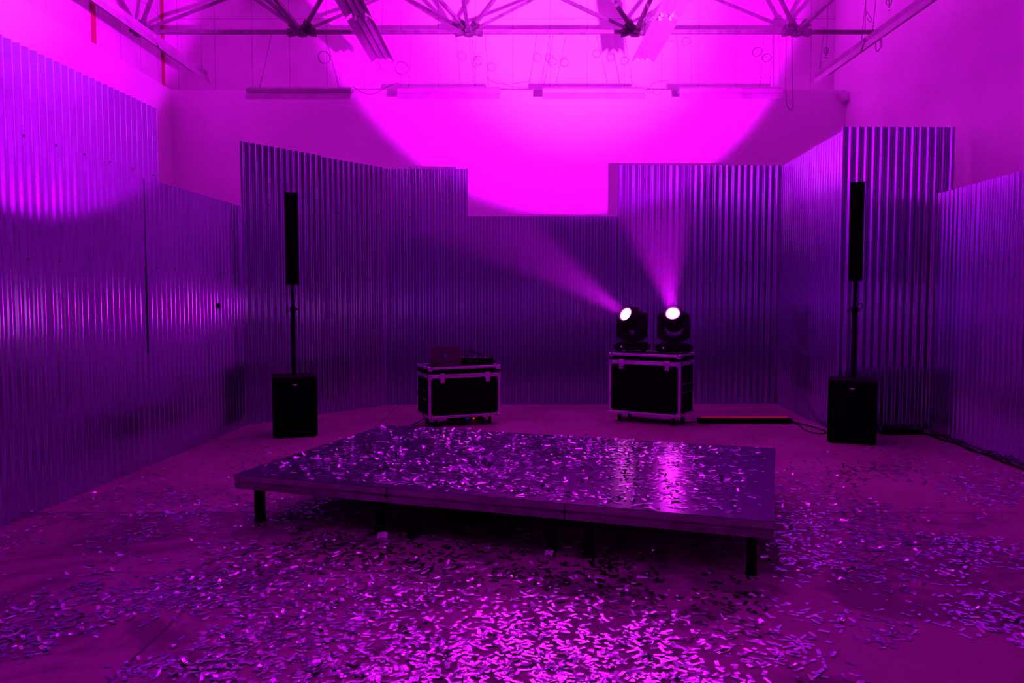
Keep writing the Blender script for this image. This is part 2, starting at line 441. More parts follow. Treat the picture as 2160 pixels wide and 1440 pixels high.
sheet(W_C, 0.0, LC*0.50, 0.0, 3.50, 0.0, 'corrugated metal sheet on the right return run, the half next to the back run', rows=(), seed=17)
sheet(W_C, LC*0.49, LC, 0.0, 3.50, 0.004, 'corrugated metal sheet on the right return run, the half just left of the right speaker', rows=(), seed=18)
W_D = ((3.80, 9.13), (5.14, 9.17))
sheet(W_D, 0.0, 1.335, 0.0, 3.55, 0.0, 'boldly striped tall corrugated metal sheet behind the right speaker tower', rows=(1.93, 2.81), seed=19)
W_E = ((4.90, 9.08), (4.72, 5.6))
def sE(y): return (9.08 - y) / 3.48 * math.hypot(0.18, 3.48)
sheet(W_E, 0.0, sE(8.08), 0.0, 2.78, 0.0, 'low corrugated metal sheet on the right side next to the boldly striped tall one', rows=(), seed=20)
sheet(W_E, sE(8.10), sE(6.2), 0.0, 1.10, 0.0, 'short corrugated metal sheet at floor level at the right edge of the photo', rows=(), seed=21)
sheet(W_E, sE(8.12), sE(6.2), 1.07, 2.78, 0.004, 'corrugated metal sheet above the short one at the right edge of the photo', rows=(1.95,), seed=22)

# ------------------------------------------------------------------ stage decks
SA = R(18.8)
FR = Vector((1.452, 4.268, 0)); ux = Vector((math.cos(SA), -math.sin(SA), 0))
FL = FR - ux*3.6
DW, DD, SH = 1.2, 2.22, 0.355
STAGE = empty('tmp'); bpy.data.objects.remove(STAGE)
def stage_deck(i, label):
    t = empty('stage_deck', FL + ux*(DW*i), -SA)
    tag(t, label, 'stage platform', 'platform decks making up the low stage')
    g = 0.004
    top = bmbox(0.001, DW-0.001, 0.001, DD-0.001, SH-0.0038, SH)
    box(top, g+0.012, DW-g-0.012, 0.012, DD-0.012, SH-0.022, SH-0.0038)
    obj('deck_board', top, M_DECK, t)
    # edge extrusion: upper band, groove, lower band that tapers inward
    prof = [(0.0, SH-0.004), (0.0, SH-0.042), (0.014, SH-0.046), (0.014, SH-0.056), (0.0, SH-0.060), (0.002, SH-0.066), (0.016, SH-0.104), (0.045, SH-0.104), (0.045, SH-0.023), (0.011, SH-0.023), (0.011, SH-0.004)]
    bm = bmesh.new(); prism(bm, prof, 'x', g, DW-g); obj('front_rail', bm, M_FASCIA, t)
    bm = bmesh.new(); prism(bm, [(DD-p[0], p[1]) for p in prof], 'x', g, DW-g); obj('rear_rail', bm, M_FASCIA, t)
    bm = bmesh.new(); prism(bm, [(g+p[0], p[1]) for p in prof], 'y', 0.046, DD-0.046); obj('side_rail', bm, M_FASCIA, t)
    bm = bmesh.new(); prism(bm, [(DW-g-p[0], p[1]) for p in prof], 'y', 0.046, DD-0.046); obj('side_rail', bm, M_FASCIA, t)
    for x in (0.12, DW-0.12):
        for y in (0.13, DD-0.13):
            bm = bmesh.new(); box(bm, x-0.028, x+0.028, y-0.028, y+0.028, 0.0, SH-0.10)
            box(bm, x-0.032, x+0.032, y-0.032, y+0.032, 0.0, 0.02)
            obj('leg', bm, M_BLACK, t, bevel=0.003)
            bm = bmesh.new(); box(bm, x-0.055, x+0.055, y-0.055, y+0.055, SH-0.11, SH-0.022); obj('leg_socket', bm, M_BLACK, t)
    for x in (0.30, DW-0.30):
        bm = bmesh.new(); box(bm, x-0.02, x+0.02, 0.046, DD-0.046, SH-0.08, SH-0.0225); obj('cross_beam', bm, M_FASCIA, t)
    for y in (0.0,):
        bm = bmesh.new(); box(bm, DW-0.012, DW-0.004 if i == 2 else DW+0.008, y-0.004, y+0.008, SH-0.062, SH-0.046)
        obj('coupling_clamp', bm, M_BLACK, t)
    return t
stage_deck(0, 'low dark stage deck, the one farthest left, littered with foil confetti')
stage_deck(1, 'low dark stage deck in the middle of the joined three')
stage_deck(2, 'low dark stage deck, the one nearest the camera, with glossy light reflection')

# ------------------------------------------------------------------ flight cases
def flight_case(loc, rz, W, D, z0, z1, label, side):
    t = empty('flight_case', loc, rz)
    tag(t, label, 'flight case', 'flight cases on castors')
    lid = z1 - 0.115                           # lid joint
    x0, x1, y0, y1 = 0, W, 0, D
    i = 0.006
    b = obj('body', bmbox(x0+i, x1-i, y0+i, y1-i, z0+0.004, lid-0.003), M_LAM, t)
    l = obj('lid', bmbox(x0+i, x1-i, y0+i, y1-i, lid+0.003, z1-0.004), M_LAM, t)
    e = 0.03
    def trim(*a): obj('edge_trim', bmbox(*a), M_ALU, t, bevel=0.003)
    for (za, zb) in ((z0, z0+e), (z1-e, z1)):
        trim(x0, x1, y0-0.001, y0+e, za, zb); trim(x0, x1, y1-e, y1+0.001, za, zb)
        trim(x0-0.001, x0+e, y0+e, y1-e, za, zb); trim(x1-e, x1+0.001, y0+e, y1-e, za, zb)
    for x in (x0, x1-e):
        for y in (y0, y1-e):
            trim(x, x+e, y, y+e, z0+e, lid-0.02)
    # joint band, tongue and groove (two bands)
    for (za, zb) in ((lid-0.024, lid-0.001), (lid+0.001, lid+0.024)):
        bm = bmesh.new()
        box(bm, x0-0.002, x1+0.002, y0-0.002, y0+0.012, za, zb); box(bm, x0-0.002, x1+0.002, y1-0.012, y1+0.002, za, zb)
        box(bm, x0-0.002, x0+0.012, y0+0.012, y1-0.012, za, zb); box(bm, x1-0.012, x1+0.002, y0+0.012, y1-0.012, za, zb)
        obj('joint_band', bm, M_ALU, t, bevel=0.002)
    for x in (x0, x1):
        for y in (y0, y1):
            for z in (z0, z1):
                sx = 1 if x == x0 else -1; sy = 1 if y == y0 else -1; sz = 1 if z == z0 else -1
                bm = bmesh.new()
                bmesh.ops.create_icosphere(bm, subdivisions=2, radius=0.021, matrix=Matrix.Translation((x+sx*0.010, y+sy*0.010, z+sz*0.010)))
                for (dx, dy, dz) in ((0.05, 0.05, 0.004), (0.05, 0.004, 0.05), (0.004, 0.05, 0.05)):
                    xs = sorted((x-sx*0.003, x+sx*dx)); ys = sorted((y-sy*0.003, y+sy*dy)); zs = sorted((z-sz*0.003, z+sz*dz))
                    box(bm, *xs, *ys, *zs)
                obj('ball_corner', bm, M_CHROME, t, smooth=True)
    # brace plates where the lid meets the corner
    for x in (x0, x1):
        sx = 1 if x == x0 else -1
        bm = bmesh.new()
        xs = sorted((x-sx*0.004, x+sx*0.045))
        box(bm, *xs, y0-0.005, y0, lid-0.045, lid+0.03)
        xs = sorted((x-sx*0.005, x)); box(bm, *xs, y0-0.004, y0+0.045, lid-0.045, lid+0.03)
        for k in range(3):
            for s in (0.012, 0.032):
                c = x+sx*s
                box(bm, c-0.004, c+0.004, y0-0.009, y0-0.004, lid-0.035+k*0.025, lid-0.027+k*0.025)
        obj('corner_brace', bm, M_CHROME, t)
    for fx in (0.17, W-0.17):
        bm = bmesh.new()
        box(bm, fx-0.034, fx+0.034, y0-0.007, y0-0.002, lid-0.052, lid+0.038)
        box(bm, fx-0.030, fx+0.030, y0-0.014, y0-0.007, lid-0.004, lid+0.018)
        box(bm, fx-0.026, fx+0.026, y0-0.012, y0-0.007, lid+0.024, lid+0.034)
        la = obj('latch', bm, M_CHROME, t, bevel=0.002)
        bm = bmesh.new(); box(bm, fx-0.028, fx+0.028, y0-0.016, y0-0.008, lid-0.082, lid-0.030)
        obj('latch_tongue', bm, M_CHROME, la, bevel=0.002)
    for xs_, sx in ((x0, -1), (x1, 1)):
        for yc in (D*0.30, D*0.74):
            bm = bmesh.new(); zc = (z0+lid)/2 + 0.02
            a, c = sorted((xs_, xs_+sx*0.005))
            hw, hh = 0.075, 0.062
            for (ya, yb, zl, zh) in ((yc-hw, yc+hw, zc+hh-0.014, zc+hh), (yc-hw, yc+hw, zc-hh, zc-hh+0.014), (yc-hw, yc-hw+0.014, zc-hh, zc+hh), (yc+hw-0.014, yc+hw, zc-hh, zc+hh)):
                box(bm, a, c, ya, yb, zl, zh)
            h = obj('handle', bm, M_CHROME, t)
            bm = bmesh.new(); X = xs_+sx*0.014
            tube(bm, [(X-sx*0.012, yc-0.05, zc+0.025), (X, yc-0.05, zc+0.02), (X, yc-0.045, zc-0.03), (X, yc+0.045, zc-0.03), (X, yc+0.05, zc+0.02), (X-sx*0.012, yc+0.05, zc+0.025)], 0.006)
            obj('grip', bm, M_RUB, h, smooth=True)
    for x in (x0+0.11, x1-0.11):
        for y in (y0+0.10, y1-0.10):
            bm = bmesh.new(); r = 0.043
            box(bm, x-0.045, x+0.045, y-0.045, y+0.045, z0-0.008, z0)
            box(bm, x-0.026, x-0.021, y-0.02, y+0.03, z0-0.075, z0-0.008); box(bm, x+0.021, x+0.026, y-0.02, y+0.03, z0-0.075, z0-0.008)
            c = obj('caster', bm, M_CHROME, t)
            bm = bmesh.new(); lathe(bm, [(r-0.006, -0.017), (r, -0.011), (r, 0.011), (r-0.006, 0.017)], 20, Matrix.Translation((x, y+0.012, r)) @ Matrix.Rotation(R(90), 4, 'Y'))
            obj('wheel', bm, M_RUB, c, smooth=True)
    return t
CA_LOC, CA_A = (-1.005, 9.40, 0), R(22)
CB_A = R(-30)
CB_FR = Vector((2.055, 9.50, 0)); CB_LOC = CB_FR - Vector((math.cos(CB_A), math.sin(CB_A), 0))*0.94
caseA = flight_case(CA_LOC, CA_A, 0.925, 0.55, 0.118, 0.745, 'lower black flight case with metal edges carrying the laptop and mixer', -1)
caseB = flight_case(CB_LOC, CB_A, 0.94, 0.55, 0.118, 0.885, 'taller black flight case with metal edges carrying two lit moving heads', 1)
caseC = flight_case((1.28, 0.72, 0), 0, 0.94, 0.55, 0.118, 0.885, 'black flight case beside the camera position carrying two more moving heads', 1)

# ------------------------------------------------------------------ moving heads
def moving_head(key, base_rot, label, lit=True):
    h = HEAD[key]; d = h['d']
    t = empty('moving_head_light', h['base'], base_rot)
    tag(t, label, 'stage light', 'moving head lights on the cases')
    # base
    prof = [(-0.225, 0.045), (-0.225, 0.085), (-0.205, 0.115), (-0.16, 0.128), (0.16, 0.128), (0.205, 0.115), (0.225, 0.085), (0.225, 0.045), (0.205, 0.028), (0.15, 0.024), (-0.15, 0.024), (-0.205, 0.028)]
    bm = bmesh.new(); prism(bm, prof, 'y', -0.14, 0.14); obj('base', bm, M_BLACK, t, bevel=0.008)
    for x in (-0.15, 0.15):
        for y in (-0.10, 0.10):
            bm = bmesh.new(); lathe(bm, [(0.022, 0), (0.025, 0.004), (0.025, 0.026)], 14, Matrix.Translation((x, y, 0))); obj('foot', bm, M_RUB, t)
    bm = bmesh.new(); box(bm, -0.085, 0.01, -0.1435, -0.139, 0.055, 0.105); obj('display', bm, M_GRILLE, t, bevel=0.003)
    bm = bmesh.new(); lathe(bm, [(0.013, 0), (0.013, 0.003), (0.009, 0.0045)], 16, Matrix.Translation((-0.135, -0.140, 0.075)) @ Matrix.Rotation(R(90), 4, 'X')); obj('badge', bm, M_BADGE, t)
    for s in (-1, 1):
        bm = bmesh.new(); tube(bm, [(s*0.222, -0.06, 0.08), (s*0.236, -0.05, 0.08), (s*0.236, 0.05, 0.08), (s*0.222, 0.06, 0.08)], 0.008); obj('carry_handle', bm, M_RUB, t, smooth=True)
    # yoke, panned towards the beam
    pan = math.atan2(d.x, -d.y) - base_rot
    out = [(-0.11, 0.145), (0.11, 0.145), (0.195, 0.20), (0.20, 0.30), (0.19, 0.47), (0.17, 0.505), (0.148, 0.505), (0.142, 0.33), (0.10, 0.255), (0.055, 0.222), (-0.055, 0.222), (-0.10, 0.255), (-0.142, 0.33), (-0.148, 0.505), (-0.17, 0.505), (-0.19, 0.47), (-0.20, 0.30), (-0.195, 0.20)]
    # two-arm outline split so each polygon is convex-ish
    bm = bmesh.new()
    outer = [(-0.11, 0.145), (-0.195, 0.20), (-0.20, 0.30), (-0.19, 0.47), (-0.17, 0.505)]
    inner = [(-0.055, 0.222), (-0.10, 0.255), (-0.142, 0.33), (-0.146, 0.47), (-0.148, 0.505)]
    A = []; 
    seqo = outer[::-1] + [(-p[0], p[1]) for p in outer]
    seqi = inner[::-1] + [(-p[0], p[1]) for p in inner]
    for y in (-0.07, 0.07):
        A.append(([bm.verts.new((p[0], y, p[1])) for p in seqo], [bm.verts.new((p[0], y, p[1])) for p in seqi]))
    n = len(seqo)
    for (o_, i_) in A:
        for k in range(n-1): bm.faces.new((o_[k], o_[k+1], i_[k+1], i_[k]))
    for q in (0, 1):
        for k in range(n-1): bm.faces.new((A[0][q][k], A[0][q][k+1], A[1][q][k+1], A[1][q][k]))
    for k in (0, n-1): bm.faces.new((A[0][0][k], A[1][0][k], A[1][1][k], A[0][1][k]))
    lathe(bm, [(0.075, 0.126), (0.075, 0.146)], 24)
    y = obj('yoke', bm, M_BLACK, t, bevel=0.008); y.rotation_euler = (0, 0, pan)
    # head
    tilt = math.asin(d.z)
    Mh = Matrix.Translation((0, 0, PIV)) @ Matrix.Rotation(pan, 4, 'Z') @ Matrix.Rotation(R(90) - tilt, 4, 'X')   # local +Z -> beam
    Mh = Matrix.Translation((0, 0, PIV)) @ Matrix.Rotation(pan, 4, 'Z') @ Vector((0, -math.cos(tilt), math.sin(tilt))).to_track_quat('Z', 'X').to_matrix().to_4x4()
    bm = bmesh.new()
    lathe(bm, [(0.070, -0.165), (0.105, -0.150), (0.128, -0.105), (0.137, -0.02), (0.137, 0.055), (0.130, 0.10), (0.118, 0.145), (0.112, 0.158), (0.098, 0.160), (0.094, 0.140), (0.090, 0.130)], 32)
    for k in range(5):
        box(bm, -0.09, 0.09, -0.142, -0.120, -0.10+k*0.026, -0.088+k*0.026)
        box(bm, -0.09, 0.09, 0.120, 0.142, -0.10+k*0.026, -0.088+k*0.026)
    lathe(bm, [(0.045, -0.148), (0.045, 0.148)], 18, Matrix.Rotation(R(90), 4, 'Y'))
    for v in bm.verts: v.co = Mh @ v.co
    hd = obj('head', bm, M_BLACK, t, smooth=True)
    bm = bmesh.new(); lathe(bm, [(0.080, 0.134), (0.078, 0.142), (0.055, 0.149), (0.02, 0.152)], 32, Mh)
    o = obj('lens', bm, M_LENS, hd, smooth=True); o['label'] = 'glowing white lens'
    bm = bmesh.new(); lathe(bm, [(0.090, 0.132), (0.088, 0.144), (0.081, 0.144), (0.080, 0.132)], 32, Mh)
    obj('lens_rim', bm, M_LENSRING, hd, smooth=True)
    bm = bmesh.new(); bmesh.ops.create_icosphere(bm, subdivisions=1, radius=0.006, matrix=Mh @ Matrix.Translation((0.0, 0.136, 0.06)))
    return t
moving_head('vis_a', R(-8), 'lit moving head light tilted up to the left, left one on the taller case')
moving_head('vis_b', R(-8), 'lit moving head light facing the camera, right one on the taller case')
moving_head('back', R(180), 'moving head light beside the camera position aimed at the back wall')
moving_head('left', R(180), 'moving head light beside the camera position aimed at the left wall')

# ------------------------------------------------------------------ speaker towers
def speaker_tower(loc, rz, side, col_z, hook):
    names = dict(left='left', right='right')[side]
    W, D, H = 0.49, 0.53, 0.69
    t = empty('subwoofer', loc, rz)
    where = 'near the angled metal run' if side == 'left' else 'in front of the boldly striped metal sheet'
    tag(t, 'black floor standing subwoofer cabinet ' + where, 'subwoofer', 'subwoofers')
    obj('cabinet', bmbox(0, W, 0.018, D, 0.015, H), M_CAB, t, bevel=0.008)
    obj('grille', bmbox(0.012, W-0.012, 0.0, 0.017, 0.03, H-0.02), M_GRILLE, t, bevel=0.006)
    # small badge
    bm = bmesh.new()
    x = W/2 - 0.002; z = H - 0.085
    for k, (a, c) in enumerate(((-0.026, -0.010), (-0.008, 0.008), (0.010, 0.026))):
        pts = [(x+a, z-0.008), (x+a+0.004, z-0.008), (x+a+0.004, z), (x+c, z), (x+c, z+0.008), (x+a, z+0.008)] if k != 1 else [(x+a, z-0.008), (x+c, z-0.008), (x+c, z-0.003), (x+a+0.005, z-0.003), (x+a+0.005, z+0.003), (x+c, z+0.003), (x+c, z+0.008), (x+a, z+0.008)]
        prism(bm, pts, 'y', -0.003, 0.0)
    obj('badge', bm, M_BADGE, t)
    for x in (0.05, W-0.05):
        for y in (0.06, D-0.05):
            bm = bmesh.new(); lathe(bm, [(0.018, 0), (0.02, 0.015)], 12, Matrix.Translation((x, y, 0))); obj('foot', bm, M_RUB, t)
    cx, cy = W/2, D/2
    bm = bmesh.new()
    lathe(bm, [(0.05, H), (0.05, H+0.004), (0.028, H+0.006)], 20, Matrix.Translation((cx, cy, 0)))
    for a in (0, 90):
        M_ = Matrix.Translation((cx, cy, 0)) @ Matrix.Rotation(R(a+20), 4, 'Z')
        box(bm, -0.10, 0.10, -0.014, 0.014, H, H+0.005, M_)
    obj('pole_socket', bm, M_RUB, t)
    for sx in (0, W):
        s = -1 if sx == 0 else 1
        bm = bmesh.new(); a, c = sorted((sx, sx+s*0.004)); box(bm, a, c, D*0.35, D*0.68, H*0.62, H*0.74); obj('side_handle', bm, M_RUB, t, bevel=0.002)
    Mw = Matrix.Translation(loc) @ Matrix.Rotation(rz, 4, 'Z')
    top = Mw @ Vector((cx, cy, 0))
    z0, z1 = col_z
    p = empty('speaker_pole', (top.x, top.y, H+0.006), rz)
    tag(p, 'black telescopic pole rising from the subwoofer ' + where, 'speaker pole', 'speaker poles')
    zl = z0 - H - 0.006
    bm = bmesh.new(); lathe(bm, [(0.025, 0), (0.025, 0.74)], 18); obj('outer_tube', bm, M_BLACK, p, smooth=True)
    bm = bmesh.new(); lathe(bm, [(0.019, 0.74), (0.019, zl-0.002)], 18); obj('inner_tube', bm, M_BLACK, p, smooth=True)
    bm = bmesh.new(); lathe(bm, [(0.031, 0.72), (0.034, 0.735), (0.034, 0.775), (0.028, 0.79)], 18)
    box(bm, 0.02, 0.055, -0.012, 0.012, 0.742, 0.766); lathe(bm, [(0.010, 0.05), (0.017, 0.055), (0.017, 0.075)], 12, Matrix.Translation((0, 0, 0.755)) @ Matrix.Rotation(R(-100), 4, 'Y'))
    c = obj('clamp_collar', bm, M_BLACK, p, smooth=True)
    if hook:
        bm = bmesh.new(); tube(bm, smooth_path([(0.02, 0, 0.80), (0.05, -0.01, 0.83), (0.075, -0.01, 0.82), (0.078, -0.01, 0.78), (0.055, -0.01, 0.765), (0.035, 0, 0.75)]), 0.006); obj('safety_clip', bm, M_BLACK, c, smooth=True)
    ca = empty('column_speaker', (top.x, top.y, z0), rz)
    tag(ca, 'slim black column loudspeaker on a pole ' + where, 'speaker', 'column loudspeakers')
    h = z1 - z0; w = 0.145
    obj('cabinet', bmbox(-w/2, w/2, -0.07, 0.10, 0, h), M_CAB, ca, bevel=0.006)
    obj('grille', bmbox(-w/2+0.006, w/2-0.006, -0.080, -0.0705, 0.01, h-0.01), M_GRILLE, ca, bevel=0.004)
    return top
speaker_tower((-2.683, 8.71, 0), R(17.5), 'left', (1.735, 2.78), False)
speaker_tower((3.448, 8.49, 0), R(-23.5), 'right', (1.77, 2.84), True)

# ------------------------------------------------------------------ laptop, mixer, cables on the lower case
RA = Matrix.Translation(CA_LOC) @ Matrix.Rotation(CA_A, 4, 'Z')
ZA = 0.748
def on_case(x, y, z=0): return RA @ Vector((x, y, ZA + z))
lp = empty('laptop', on_case(0.245, 0.10), CA_A - R(14))
tag(lp, 'open laptop seen from behind with a bluish round logo on its lid', 'laptop')
obj('keyboard_base', bmbox(-0.185, 0.185, 0.0, 0.25, 0.0, 0.016), M_LAPTOP, lp, bevel=0.004)
obj('keyboard', bmbox(-0.15, 0.15, 0.03, 0.14, 0.016, 0.018), M_BLACK, lp)
lid_M = Matrix.Translation((0, 0.0, 0.014)) @ Matrix.Rotation(R(12), 4, 'X')
bm = bmesh.new(); box(bm, -0.185, 0.185, -0.004, 0.004, 0, 0.238, lid_M); lidp = obj('lid', bm, M_LAPTOP, lp, bevel=0.003)
bm = bmesh.new(); box(bm, -0.172, 0.172, 0.0042, 0.0052, 0.012, 0.226, lid_M); obj('screen', bm, M_GRILLE, lidp)
bm = bmesh.new(); lathe(bm, [(0.023, 0.0), (0.023, 0.001)], 20, lid_M @ Matrix.Translation((0, -0.0042, 0.118)) @ Matrix.Rotation(R(90), 4, 'X')); o = obj('logo', bm, M_LOGO, lidp); o['label'] = 'dim blue round logo'

mx = empty('mixer', on_case(0.655, 0.13), CA_A - R(14))
tag(mx, 'small black audio mixer with knobs and reddish end cheek, right of the laptop', 'mixer')
bm = bmesh.new(); prism(bm, [(0.0, 0.005), (0.0, 0.085), (0.27, 0.045), (0.27, 0.005)], 'x', -0.19, 0.19); obj('chassis', bm, M_BLACK, mx, bevel=0.003)
bm = bmesh.new(); prism(bm, [(-0.006, 0.0), (-0.006, 0.09), (0.276, 0.05), (0.276, 0.0)], 'x', -0.206, -0.191); o = obj('end_cheek', bm, M_REDWOOD, mx); o['label'] = 'reddish end cheek'
bm = bmesh.new(); prism(bm, [(-0.006, 0.0), (-0.006, 0.09), (0.276, 0.05), (0.276, 0.0)], 'x', 0.191, 0.206); obj('end_cheek', bm, M_BLACK, mx)
for k in range(8):
    for j in range(3):
        bm = bmesh.new(); y = 0.03 + j*0.055; z = 0.085 - (y)*0.148
        lathe(bm, [(0.008, 0), (0.008, 0.012), (0.006, 0.014)], 10, Matrix.Translation((-0.16+k*0.045, y, z-0.001))); obj('knob', bm, M_BADGE if (k+j) % 3 == 0 else M_WIRE, mx)
for k, x in enumerate((-0.09, -0.068, 0.005)):
    bm = bmesh.new(); lathe(bm, [(0.006, 0), (0.006, 0.004)], 8, Matrix.Translation((x, -0.0005, 0.045)) @ Matrix.Rotation(R(90), 4, 'X')); obj('socket', bm, M_CHROME, mx)
Mmx = Matrix.Translation(on_case(0.655, 0.13)) @ Matrix.Rotation(CA_A - R(14), 4, 'Z')
def wire(name, pts, r, label, cat, m=M_RUB, group=None, sub=6):
    P = smooth_path(pts, sub); base = P[0].copy()
    bm = bmesh.new(); tube(bm, [p - base for p in P], r)
    o = obj(name, bm, m, smooth=True, loc=base); tag(o, label, cat, group); return o
wire('audio_cable', [Mmx @ Vector(p) for p in ((-0.145, 0.02, 0.088), (-0.15, 0.02, 0.135), (-0.125, 0.03, 0.170), (-0.06, 0.04, 0.172), (0.02, 0.05, 0.135), (0.10, 0.06, 0.105), (0.19, 0.10, 0.095), (0.225, 0.14, 0.06), (0.26, 0.20, 0.008))], 0.006, 'thick black audio cable arching over the mixer, outer one', 'cable', group='cables over the mixer')
wire('audio_cable', [Mmx @ Vector(p) for p in ((-0.105, 0.02, 0.088), (-0.11, 0.03, 0.125), (-0.085, 0.04, 0.155), (-0.02, 0.05, 0.150), (0.05, 0.06, 0.12), (0.12, 0.09, 0.098))], 0.006, 'black audio cable arching over the mixer, inner one', 'cable', group='cables over the mixer')
wire('thin_cable', [Mmx @ Vector(p) for p in ((0.03, 0.05, 0.09), (0.05, 0.06, 0.13), (0.10, 0.07, 0.145), (0.15, 0.08, 0.12), (0.17, 0.10, 0.085))], 0.003, 'thin cable looping above the right end of the mixer', 'cable')
wire('power_cable', [on_case(0.06, 0.30, 0.008), on_case(0.02, 0.22, 0.010), on_case(-0.012, 0.20, 0.0), on_case(-0.035, 0.20, -0.2), on_case(-0.04, 0.20, -0.5), on_case(0.0, 0.16, -0.66), on_case(0.08, 0.18, -0.737)], 0.004, 'thin black cable hanging down the left side of the laptop case', 'cable')
wire('floor_cable', [at(893, 884, 9.7), (-1.19, 9.62, 0.03), (-1.235, 9.60, 0.007), (-1.15, 9.59, 0.007), (-0.95, 9.62, 0.007), (-0.7, 9.9, 0.007)], 0.006, 'black cable bent on the floor by the left castor of the laptop case', 'cable')
ps = empty('power_strip', (-0.60, 10.08, 0), R(8))
tag(ps, 'black power strip with a red and a blue indicator under the laptop case', 'power strip')
obj('housing', bmbox(-0.24, 0.24, -0.03, 0.03, 0, 0.034), M_BLACK, ps, bevel=0.004)
obj('red_indicator', bmbox(0.088, 0.112, -0.036, -0.030, 0.018, 0.032), M_LEDR, ps, bevel=0.002)
obj('blue_indicator', bmbox(-0.01, 0.05, -0.033, -0.030, 0.018, 0.023), M_LEDB, ps)

# ------------------------------------------------------------------ LED batten, black box, cables on the right
lb = empty('led_batten', (2.36, 9.74, 0), R(0))
tag(lb, 'long black light batten with a red upper edge lying on the floor', 'light bar')
bm = bmesh.new(); prism(bm, [(0, 0.012), (0, 0.062), (0.012, 0.072), (0.075, 0.072), (0.085, 0.06), (0.085, 0.012)], 'x', 0.0, 1.14); obj('housing', bm, M_BLACK, lb, bevel=0.002)
obj('light_strip', bmbox(0.03, 1.11, 0.045, 0.073, 0.072, 0.086), M_BAR, lb, bevel=0.004)['label'] = 'glowing red strip'
for x in (0.06, 1.04):
    obj('foot', bmbox(x, x+0.04, -0.006, 0.09, 0.0, 0.012), M_RUB, lb)
obj('end_cap', bmbox(1.14, 1.165, 0.01, 0.075, 0.015, 0.066), M_RUB, lb, bevel=0.004)
obj('end_cap', bmbox(-0.025, 0.0, 0.01, 0.075, 0.015, 0.066), M_RUB, lb, bevel=0.004)

pb = empty('power_box', (4.29, 8.97, 0), R(1))
tag(pb, 'flat black box on the floor against the striped sheet, right of the subwoofer', 'power box')
obj('housing', bmbox(0, 0.46, 0, 0.10, 0.004, 0.05), M_BLACK, pb, bevel=0.004)
obj('cover', bmbox(0.14, 0.40, 0.01, 0.09, 0.05, 0.066), M_RUB, pb, bevel=0.004)
g = 'cables running along the wall base'
wire('floor_cable', [(3.53, 9.78, 0.03), (3.60, 9.74, 0.010), (3.66, 9.55, 0.008), (3.70, 9.36, 0.008), (3.715, 9.20, 0.008), (3.66, 9.06, 0.008), (3.74, 8.99, 0.04)], 0.010, 'black cable from the red edged batten to the right subwoofer, the straighter one', 'cable', group=g)
wire('floor_cable', [(3.53, 9.76, 0.02), (3.56, 9.60, 0.008), (3.52, 9.42, 0.008), (3.50, 9.20, 0.008), (3.56, 9.02, 0.008), (3.62, 8.92, 0.03)], 0.007, 'thinner black cable bowing out between red edged batten and right subwoofer', 'cable', group=g)
wire('floor_cable', [(4.75, 9.02, 0.02), (4.80, 8.92, 0.010), (4.78, 8.62, 0.010), (4.80, 8.32, 0.010), (4.75, 8.02, 0.010), (4.79, 7.72, 0.010), (4.73, 7.42, 0.010), (4.74, 7.0, 0.010), (4.70, 6.5, 0.010)], 0.011, 'thick black cable along the foot of the right metal run', 'cable', group=g)
P_ = [(4.76, 9.0, 0.03)]
rr = random.Random(5)
for k in range(16): P_.append((4.84 - 0.012*k + rr.uniform(-0.02, 0.0), 8.86 - k*0.16, 0.012 + (0.035 if k % 2 else 0.0)*rr.random()))
wire('floor_cable', P_, 0.009, 'wavy black cable nearest the foot of the right metal run', 'cable', group=g)
wire('floor_cable', [(3.92, 9.06, 0.03), (4.02, 9.08, 0.10), (4.10, 9.07, 0.03), (4.20, 9.09, 0.09), (4.30, 9.085, 0.03), (4.42, 9.09, 0.085), (4.52, 9.09, 0.03), (4.60, 9.085, 0.08), (4.70, 9.06, 0.02)], 0.010, 'tangled black cable heaped between right subwoofer and the flat black box', 'cable', group=g)
wire('floor_cable', [(1.62, 9.97, 0.008), (1.75, 9.92, 0.008), (1.95, 9.95, 0.008), (2.15, 9.82, 0.008), (2.33, 9.79, 0.03)], 0.008, 'black cable under the taller case leading to the red edged batten', 'cable')

# ------------------------------------------------------------------ space frame
ZL, ZUP = 5.43, 6.46
LX = [-5.42, -3.05, -0.63, 1.79, 4.13]; LY = [11.6, 9.2]
UX = [-4.27, -1.87, 0.57, 2.98]; UY = [12.8, 10.4, 8.0]
sf = empty('space_frame', (0, 11.6, ZL))
tag(sf, 'steel space frame of tubes and bolted nodes spanning under the roof', 'roof truss')
conn = {}
def link(a, b):
    conn.setdefault(a, []).append(b); conn.setdefault(b, []).append(a)
def between(a, b): return 
low = {(i, j): (LX[i], LY[j], ZL) for i in range(5) for j in range(2)}
upp = {(i, j): (UX[i], UY[j], ZUP) for i in range(4) for j in range(3)}
pairs = []
for (i, j), p in low.items():
    if i < 4: pairs.append((p, low[(i+1, j)], 'chord_tube'))
    if j < 1: pairs.append((p, low[(i, j+1)], 'chord_tube'))
    for di in (-1, 0):
        for dj in (0, 1):
            q = upp.get((i+di, j+dj))
            if q: pairs.append((p, q, 'diagonal_tube'))
for (i, j), p in upp.items():
    if i < 3: pairs.append((p, upp[(i+1, j)], 'chord_tube'))
    if j < 2: pairs.append((p, upp[(i, j+1)], 'chord_tube'))
for p in (low[(4, 0)], low[(4, 1)]):
    pairs.append((p, (XR-0.005, p[1], ZL), 'chord_tube'))
    pairs.append((p, (XR-0.01, p[1]-1.15, ZUP-0.02), 'diagonal_tube'))
pairs.append((low[(0, 0)], (XU+0.06, 10.5, 6.35), 'diagonal_tube'))
off = Vector((0, 11.6, ZL))
